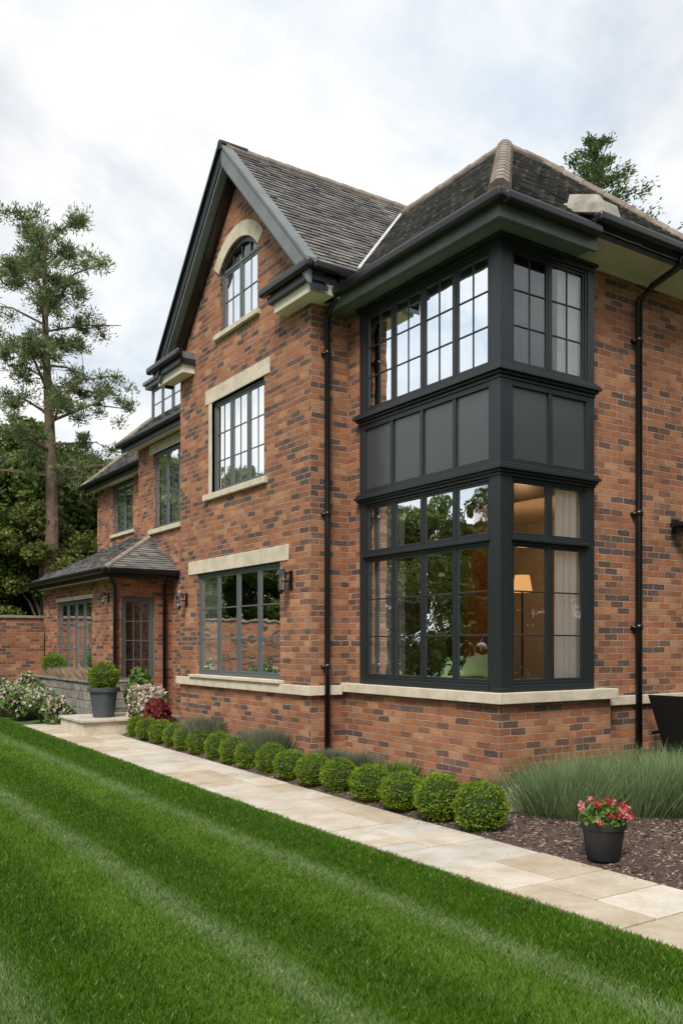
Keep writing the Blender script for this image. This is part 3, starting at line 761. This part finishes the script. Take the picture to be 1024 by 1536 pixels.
for i in range(12):
    for j in range(36):
        x0 = lx-.6*(i+1); y0 = -6.5+.6*j
        d = np.array([x0+.3, y0+.3])-cam_xy; dep = d@fw_; lat = d@rt_
        if dep < 2.2 or dep > 19 or abs(lat) > dep*.50+1.3: continue
        me = random.choice(gt_near if dep < 9 else gt_far)
        o = bpy.data.objects.new('tile', me); COL.objects.link(o); o.parent = grass
        k = random.randrange(4); offs = [(0, 0), (.6, 0), (.6, .6), (0, .6)][k]
        o.rotation_euler = (0, 0, k*math.pi/2); o.location = (x0+offs[0], y0+offs[1], g(y0+.3)-.002)

# ================================================================== PLANTS
def sphere_pts(n):
    a = R.normal(size=(n, 3)); return a/np.linalg.norm(a, axis=1, keepdims=True)
def join(objs, name):
    for o in bpy.context.selected_objects: o.select_set(False)
    for o in objs: o.select_set(True)
    bpy.context.view_layer.objects.active = objs[0]; bpy.ops.object.join(); objs[0].name = name; return objs[0]
def ball_mesh(seed):
    n = 5200; d = sphere_pts(n)
    lump = 1+.055*np.sin(d[:, 0]*7+seed)*np.cos(d[:, 1]*6+seed*2)+.04*np.sin(d[:, 2]*11+seed)
    rad = lump*R.uniform(.86, 1.04, n); C = d*rad[:, None]; C[:, 2] *= .95
    V = leaves(C, .055, 1.5, .15, D=d*.6)
    b = B()
    nl, ns = 10, 16
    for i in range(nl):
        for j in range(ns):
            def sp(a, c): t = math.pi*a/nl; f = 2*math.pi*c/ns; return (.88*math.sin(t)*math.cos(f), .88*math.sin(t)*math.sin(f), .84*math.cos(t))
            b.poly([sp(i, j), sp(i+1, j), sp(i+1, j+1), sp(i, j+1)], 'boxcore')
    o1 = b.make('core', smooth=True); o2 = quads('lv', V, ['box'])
    o = join([o1, o2], 'ballproto'); me = o.data; bpy.data.objects.remove(o); return me
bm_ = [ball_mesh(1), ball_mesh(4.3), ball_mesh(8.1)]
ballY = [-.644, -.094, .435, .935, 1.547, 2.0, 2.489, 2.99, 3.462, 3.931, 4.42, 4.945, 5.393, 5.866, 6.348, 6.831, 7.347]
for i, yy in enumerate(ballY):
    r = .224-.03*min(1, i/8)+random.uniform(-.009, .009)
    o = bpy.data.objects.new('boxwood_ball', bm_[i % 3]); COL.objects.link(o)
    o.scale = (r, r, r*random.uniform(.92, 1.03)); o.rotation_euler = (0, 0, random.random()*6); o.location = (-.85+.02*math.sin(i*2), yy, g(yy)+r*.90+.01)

def tuft(cx, cy, cz, n, rad, h, wid, spread=.5):
    x = cx+R.normal(size=n)*rad*.4; y = cy+R.normal(size=n)*rad*.4; hh = h*R.uniform(.55, 1.1, n)
    ox = (x-cx)/rad*spread*hh+R.normal(size=n)*.15*hh; oy = (y-cy)/rad*spread*hh+R.normal(size=n)*.15*hh
    th = R.uniform(0, 6.28, n); dx, dy = np.cos(th)*wid/2, np.sin(th)*wid/2
    b = np.stack([x, y, np.full(n, cz)], 1); t = np.stack([x+ox, y+oy, cz+hh], 1); m = (b+t)/2; m[:, 2] += hh*.05
    w = np.stack([dx, dy, np.zeros(n)], 1)
    return np.stack([b, m-w, t, m+w], 1)
Vs = []
for k in range(84):
    u = R.uniform(0, 1); x = .0+3.4*u+R.uniform(-.15, .15); yf = -.78-.50*min(1, x/1.2)
    yy = R.uniform(yf, -.25); h = R.uniform(.38, .58)
    Vs.append(tuft(x, yy, 0, 420, .26, h, .007, .8))
Vs = np.concatenate(Vs); quads('lavender_hedge', Vs, ['lav'])
def heather(name, x, y, h, r, mat='heather', n=500, w=.008):
    quads(name, np.concatenate([tuft(x+R.uniform(-.08, .08), y+R.uniform(-.12, .12), bedz(x, y), n, r, h, w, .7) for _ in range(3)]), [mat])
heather('heather_plant', -.62, 3.35, .36, .22); heather('heather_plant', -.62, 5.05, .34, .22)
heather('heather_plant', -.60, 3.75, .28, .18); heather('heather_plant', -.60, 5.5, .3, .18); heather('heather_plant', -.58, 2.2, .22, .14)
heather('green_perennial', -.30, 1.25, .32, .10, 'shrub', 120, .02); heather('green_perennial', -.32, .55, .27, .08, 'shrub', 100, .018); heather('heather_plant', -.33, 1.9, .26, .12)
def shrub(name, x, y, z, r, h, mats, n=2500, size=.05, frac=.3, clumps=12):
    cc = sphere_pts(clumps)*np.array([r, r, h/2])*.65; ids = R.integers(0, clumps, n)
    d = sphere_pts(n); rr = R.uniform(.55, 1, n)[:, None]
    C = cc[ids]+d*rr*np.array([r, r, h/2])*.48+np.array([x, y, z+h/2])
    V = leaves(C, size, 1.6, .1)
    top = (C[:, 2]-z)/h
    mid = (R.uniform(0, 1, n) < frac*(.4+top)).astype(int) if len(mats) > 1 else np.zeros(n)
    st = B()
    for k in range(7):
        t = k*.9; st.tube([(x, y, z-.02), (x+.5*r*math.cos(t), y+.5*r*math.sin(t), z+h*.55)], [.012, .005], 'bark', 5)
    o = quads(name, V, mats, midx=mid); s_ = st.make('stems', o)
    return o
shrub('white_flowering_shrub', -.62, 7.55, .20, .30, .85, ['shrub', 'pink'], 4200, .035, .7)
shrub('green_shrub', -.45, 8.25, .33, .26, .85, ['shrub'], 3000, .045)
shrub('red_shrub', -.66, 6.95, .22, .24, .50, ['redleaf'], 3000, .035)
for k, (x, yy, r, h) in enumerate([(-1.5, 10.6, .38, .62), (-1.6, 11.6, .42, .70), (-1.75, 12.5, .45, .8), (-1.35, 12.0, .35, .85), (-2.1, 13.3, .5, .9), (-1.4, 9.85, .28, .5)]):
    shrub('white_flowering_shrub', x, yy, g(yy)+.02, r, h, ['shrub', 'pink' if k % 2 else 'white'], 4500, .042, .34)
for k in range(5):
    shrub('border_shrub', -2.9-k*.9, 13.4+.2*math.sin(k), .1, .55, 1.0+.2*math.sin(k*2), ['shrub', 'white'], 4500, .05, .15)
quads('ornamental_grass', np.concatenate([tuft(-.85, 9.4+.42*k, .86, 350, .2, .28, .012, .8) for k in range(7)]+[tuft(-.75+.22*k, 9.22, .86, 120, .12, .14, .01, .7) for k in range(3)]), ['beige'])
o = bpy.data.objects.new('boxwood_ball', bm_[0]); COL.objects.link(o); o.scale = (.25,)*3; o.location = (-.85, 12.1, 1.16)
quads('planter_shrubs', tuft(-.85, 12.1, .86, 200, .2, .12, .01, .8), ['shrub'])

def lathe(b, prof, x, y, z, mat, seg=28):
    k = b.mi(mat); base = len(b.v)
    for r, h in prof:
        for j in range(seg): t = 2*math.pi*j/seg; b.v.append((x+r*math.cos(t), y+r*math.sin(t), z+h))
    for i in range(len(prof)-1):
        for j in range(seg): b.f.append([base+i*seg+j, base+i*seg+(j+1) % seg, base+(i+1)*seg+(j+1) % seg, base+(i+1)*seg+j]); b.m.append(k)
pt = empty('potted_boxwood')
b = B(); pz = .375; X0, Y0 = -1.12, 8.2
lathe(b, [(.0, .0), (.17, .0), (.175, .02), (.205, .30), (.225, .42), (.26, .425), (.265, .49), (.235, .495), (.22, .44), (.0, .43)], X0, Y0, pz, 'terra'); b.make('pot', pt, smooth=True).modifiers.new('e', 'EDGE_SPLIT')
o = bpy.data.objects.new('topiary_ball', bm_[1]); COL.objects.link(o); o.scale = (.255, .255, .25); o.location = (X0, Y0, pz+.67); o.parent = pt
fp = empty('potted_geranium')
b = B(); X0, Y0, z0 = -.80, -1.90, .03
lathe(b, [(0, 0), (.115, 0), (.12, .01), (.15, .22), (.162, .225), (.165, .275), (.15, .277), (.145, .235), (0, .235)], X0, Y0, z0, 'blackpot'); b.make('pot', fp, smooth=True).modifiers.new('e', 'EDGE_SPLIT')
n = 900; d = sphere_pts(n); d[:, 2] = abs(d[:, 2]); C = d*R.uniform(.5, 1, n)[:, None]*np.array([.17, .17, .15])+np.array([X0, Y0, z0+.26])
quads('leaves', leaves(C, .032, 1.3), ['shrub'], fp)
Cf = []
for k in range(30):
    dd = sphere_pts(1)[0]; dd[2] = abs(dd[2])*.9+.15; c = np.array([X0, Y0, z0+.27])+dd*np.array([.18, .18, .16])*R.uniform(.85, 1.15)
    Cf.append(c+R.normal(size=(20, 3))*.012)
Cf = np.concatenate(Cf); quads('flowers', leaves(Cf, .018, 1.1), ['red', 'pinkred'], fp, midx=(np.arange(len(Cf))//20 % 2).astype(np.int32))
b = B(); b.hexa([(-.13, -.18, -.02), (.22, -.22, -.02), (.24, -.035, -.02), (-.12, -.035, -.02)], [(-.07, -.13, .21), (.15, -.16, .25), (.17, -.05, .26), (-.06, -.05, .2)], 'stone'); b.make('corner_stone', bevel=.03, seg=3)
dc = B()
cx0, cyy = 2.14, -.30
for s in (-.26, .26):
    dc.tube([(cx0+.55, cyy+s, .02), (cx0+.06, cyy+s, 1.02)], .018, 'black', 8); dc.tube([(cx0+.05, cyy+s, .02), (cx0+.60, cyy+s, .48)], .018, 'black', 8)
    dc.tube([(cx0+.1, cyy+s, .62), (cx0+.6, cyy+s, .64)], .02, 'black', 8)
dc.hexa([(cx0+.26, cyy-.25, .42), (cx0+.68, cyy-.25, .46), (cx0+.68, cyy+.25, .46), (cx0+.26, cyy+.25, .42)], [(cx0+.26, cyy-.25, .45), (cx0+.68, cyy-.25, .49), (cx0+.68, cyy+.25, .49), (cx0+.26, cyy+.25, .45)], 'blackpot')
dc.hexa([(cx0+.28, cyy-.25, .42), (cx0+.32, cyy-.25, .42), (cx0+.32, cyy+.25, .42), (cx0+.28, cyy+.25, .42)], [(cx0+.0, cyy-.25, 1.04), (cx0+.04, cyy-.25, 1.04), (cx0+.04, cyy+.25, 1.04), (cx0+.0, cyy+.25, 1.04)], 'blackpot')
dc.make('deck_chair', bevel=.004)

# ================================================================== TREES
def broadleaf(name, H, rad, mat, seed, nleaf=30000, size=.13):
    rs = np.random.default_rng(seed)
    b = B(); pts = [(0, 0, -.2), (.1, .05, H*.2), (.0, .1, H*.45), (.15, 0, H*.75)]
    b.tube(pts, [H*.028, H*.022, H*.016, H*.006], 'bark', 9)
    ncl = 60; cl = []
    for i in range(ncl):
        t = rs.uniform(.08, 1.0); ang = rs.uniform(0, 6.28)
        prof = math.sin(math.pi*min(1, (t*.86+.12)))**.6*rad
        q = prof*rs.uniform(.35, 1.0); c = np.array([q*math.cos(ang), q*math.sin(ang), H*(t*.88+.06)]); cl.append((c, rad*rs.uniform(.2, .36)))
        if i % 4 == 0: b.tube([(0, 0, c[2]*.55), tuple(c*np.array([.5, .5, .85])), tuple(c)], [H*.01, H*.005, .01], 'bark', 5)
    ids = rs.integers(0, ncl, nleaf); d = rs.normal(size=(nleaf, 3)); d /= np.linalg.norm(d, axis=1, keepdims=True)
    cc = np.array([c for c, _ in cl])[ids]; cr = np.array([r for _, r in cl])[ids]
    C = cc+d*(cr*rs.uniform(.55, 1.1, nleaf))[:, None]*np.array([1, 1, .75])
    o2 = quads('lv', leaves(C, size, 1.5, 0), [mat]); o1 = b.make('tr')
    return join([o1, o2], name)
tp = [broadleaf('tp1', 9, 3.0, 'tree', 1), broadleaf('tp2', 9.5, 2.8, 'tree2', 2), broadleaf('tp3', 8, 3.2, 'tree', 5)]
tm = [o.data for o in tp]
for o in tp: bpy.data.objects.remove(o)
tl = empty('treeline')
def tree_at(x, y, s, k, parent=tl):
    o = bpy.data.objects.new('tree', tm[k % 3]); COL.objects.link(o); o.parent = parent
    o.location = (x, y, 0); o.scale = (s*random.uniform(.95, 1.15), s*random.uniform(.95, 1.15), s); o.rotation_euler = (0, 0, random.random()*6.28)
bk = [(-5.5, 30, 1.2), (-2.2, 29.5, 1.2), (.3, 28.2, 1.2), (2.2, 26.6, 1.08), (4.4, 25.6, .9), (6.6, 25, .8), (-.5, 24, .68), (1.9, 23.2, .66), (3.6, 22.2, .6), (-3.2, 24.5, .7), (-9, 29, 1.1), (-12.5, 27, 1.15), (-6.5, 23, .7), (5.2, 21.6, .5)]
for i, (x, y_, s) in enumerate(bk): tree_at(x, y_, s, i)
for i in range(14):
    a = math.radians(100+i*9); tree_at(-2+25*math.cos(a+.1), 1+24*math.sin(a+.1), random.uniform(.75, .95), i)
for i in range(11):
    a = math.radians(-95+i*11); tree_at(1+17*math.cos(a), -1+17*math.sin(a), random.uniform(1.0, 1.3), i)
for i in range(7): tree_at(-22-random.random()*4, -14-i*1.5+random.random(), .9, i)
for i in range(10): tree_at(8+i*4, 24+random.uniform(-2, 3), 1.0, i)

def scots_pine(name, x, y, H, seed, crown0=.38, rad=2.4, lean=(.4, 0)):
    rs = np.random.default_rng(seed); b = B()
    def tr(t): return np.array([lean[0]*t+.25*math.sin(t*5), lean[1]*t+.2*math.sin(t*4+1), H*t])
    pts = [tuple(tr(t)) for t in np.linspace(0, 1, 14)]; pts[0] = (pts[0][0], pts[0][1], -.3)
    b.tube(pts, [.25*(1-t)**.8+.03 for t in np.linspace(0, 1, 14)], 'bark', 10)
    Cs = []; Ds = []
    nb = 36
    for i in range(nb):
        t = crown0+(1-crown0)*(i/nb)**.9; p = tr(t); ang = i*2.4+rs.uniform(-.6, .6)
        tt = (t-crown0)/(1-crown0)
        ln = rad*(.65+.5*math.sin(math.pi*min(1, .1+tt*.8)))*rs.uniform(.45, 1.15)*(1-.5*tt)
        rise = ln*(.1+.45*tt)+rs.uniform(-.25, .25)*ln
        dr = np.array([math.cos(ang), math.sin(ang), 0])
        q1 = p+dr*ln*.5+np.array([0, 0, rise*.75]); q2 = p+dr*ln+np.array([0, 0, rise*(.75 if tt < .4 else 1)])
        b.tube([tuple(p), tuple(q1), tuple(q2)], [.055*(1-tt)+.02, .03, .012], 'bark', 5)
        nsub = 8
        for k in range(nsub):
            s = rs.uniform(.4, 1.05); base = (p+(q1-p)*s*2) if s < .5 else (q1+(q2-q1)*(s-.5)*2)
            off = rs.normal(size=3)*np.array([.34, .34, .26])*ln*.42; off[2] -= .12*(1-tt); c = base+off
            b.tube([tuple(base), tuple(c)], [.014, .005], 'bark', 4)
            m_ = int(rs.uniform(110, 220)); cr = rs.uniform(.22, .46)
            d = rs.normal(size=(m_, 3)); d /= np.linalg.norm(d, axis=1, keepdims=True)
            Cs.append(c+d*cr*rs.uniform(.1, 1.15, m_)[:, None]*np.array([1, 1, .7])); dd = d.copy(); dd[:, 2] += .3; Ds.append(dd)
    C = np.concatenate(Cs); D = np.concatenate(Ds)
    o2 = quads('lv', leaves(C, .032, 4.4, .1, D=D), ['needle']); o1 = b.make('tr')
    o = join([o1, o2], name); o.location = (x, y, 0); return o
scots_pine('pine_tree', 1.55, 22.0, 14.3, 3, .46, 3.1, (.3, 0))

def conifer(name, x, y, H, seed, rad):
    rs = np.random.default_rng(seed); b = B(); b.tube([(0, 0, -.2), (.1, 0, H*.5), (0, 0, H)], [.3, .16, .02], 'bark', 8)
    Cs = []; Ds = []
    for i in range(130):
        t = .3+.7*(i/130); ang = i*2.4; ln = rad*(1-t)**.75*1.5*rs.uniform(.6, 1.15)+.15
        dr = np.array([math.cos(ang), math.sin(ang), .25]); p = np.array([0, 0, H*t])
        b.tube([tuple(p), tuple(p+dr*ln)], [.03, .008], 'bark', 4)
        m_ = int(60+170*ln); s = rs.uniform(.1, 1.08, m_)
        C = p+dr*ln*s[:, None]+rs.normal(size=(m_, 3))*np.array([.13, .13, .10])*(.5+ln*.5); Cs.append(C); Ds.append(np.tile(dr, (m_, 1)))
    C = np.concatenate(Cs); D = np.concatenate(Ds)
    o2 = quads('lv', leaves(C, .05, 3.2, .2, D=D), ['conifer']); o1 = b.make('tr')
    o = join([o1, o2], name); o.location = (x, y, 0); return o
conifer('conifer_tree', 17.8, 14.0, 18.8, 4, 4.2); conifer('conifer_tree', 22.6, 11.4, 18.9, 9, 3.0)

# ================================================================== LIGHT + SKY
w = bpy.data.worlds.new('World'); scn.world = w; w.use_nodes = True; nt = w.node_tree; nt.nodes.clear()
out = nt.nodes.new('ShaderNodeOutputWorld'); bg = nt.nodes.new('ShaderNodeBackground'); bg.inputs[1].default_value = .14
sky = nt.nodes.new('ShaderNodeTexSky'); sky.sky_type = 'NISHITA'; sky.sun_disc = False
sdir = Vector((-.66, -.56, .95)).normalized()
elev = math.asin(sdir.z); sky.sun_elevation = elev; sky.sun_rotation = math.atan2(sdir.x, sdir.y)
tc = nt.nodes.new('ShaderNodeTexCoord'); sep = nt.nodes.new('ShaderNodeSeparateXYZ'); L(nt, tc.outputs['Generated'], sep.inputs[0])
zz = mth(nt, 'ADD', mth(nt, 'MAXIMUM', sep.outputs[2], 0.0), .35)
cb = nt.nodes.new('ShaderNodeCombineXYZ'); L(nt, mth(nt, 'DIVIDE', sep.outputs[0], zz), cb.inputs[0]); L(nt, mth(nt, 'DIVIDE', sep.outputs[1], zz), cb.inputs[1])
cb.inputs[2].default_value = 3.7
n1 = N(nt, 'ShaderNodeTexNoise'); n1.inputs['Scale'].default_value = 2.1; n1.inputs['Detail'].default_value = 9; n1.inputs['Roughness'].default_value = .55; n1.inputs['Distortion'].default_value = .4
L(nt, cb.outputs[0], n1.inputs['Vector'])
r1 = ramp(nt, [(.36, (.70, .70, .70)), (.50, (1, 1, 1))]); L(nt, n1.outputs['Fac'], r1.inputs[0])
n2 = N(nt, 'ShaderNodeTexNoise'); n2.inputs['Scale'].default_value = 2.4; n2.inputs['Detail'].default_value = 9; n2.inputs['Roughness'].default_value = .58; n2.inputs['Distortion'].default_value = .25; L(nt, cb.outputs[0], n2.inputs['Vector'])
r2 = ramp(nt, [(.34, (.66, .765, .875)), (.45, (.83, .885, .94)), (.53, (.97, .98, .99)), (.62, (1, 1, 1))]); L(nt, n2.outputs['Fac'], r2.inputs[0])
scl = nt.nodes.new('ShaderNodeVectorMath'); scl.operation = 'SCALE'; L(nt, r2.outputs[0], scl.inputs[0]); scl.inputs['Scale'].default_value = 7.4
c = mix(nt, r1.outputs[0], sky.outputs[0], scl.outputs[0])
L(nt, c, bg.inputs[0]); L(nt, bg.outputs[0], out.inputs[0])
sl = bpy.data.lights.new('sun', 'SUN'); sl.energy = 4.2; sl.angle = math.radians(20); sl.color = (1, .95, .88)
so = bpy.data.objects.new('sun', sl); so.rotation_euler = sdir.to_track_quat('Z', 'Y').to_euler(); so.location = (-10, -10, 20); COL.objects.link(so)

# ================================================================== CAMERA
cd = bpy.data.cameras.new('camera'); cam = bpy.data.objects.new('camera', cd); COL.objects.link(cam)
cd.sensor_fit = 'VERTICAL'; cd.sensor_height = 36; cd.sensor_width = 24; cd.lens = 1322/1536*36
cd.shift_y = (965-768)/1536; cd.clip_end = 2000
cam.location = (-5.955, -6.199, 1.6); cam.rotation_euler = (math.radians(90), 0, -math.atan2(.554, .8325))
scn.camera = cam
scn.view_settings.view_transform = 'Standard'; scn.view_settings.look = 'None'; scn.view_settings.exposure = 0
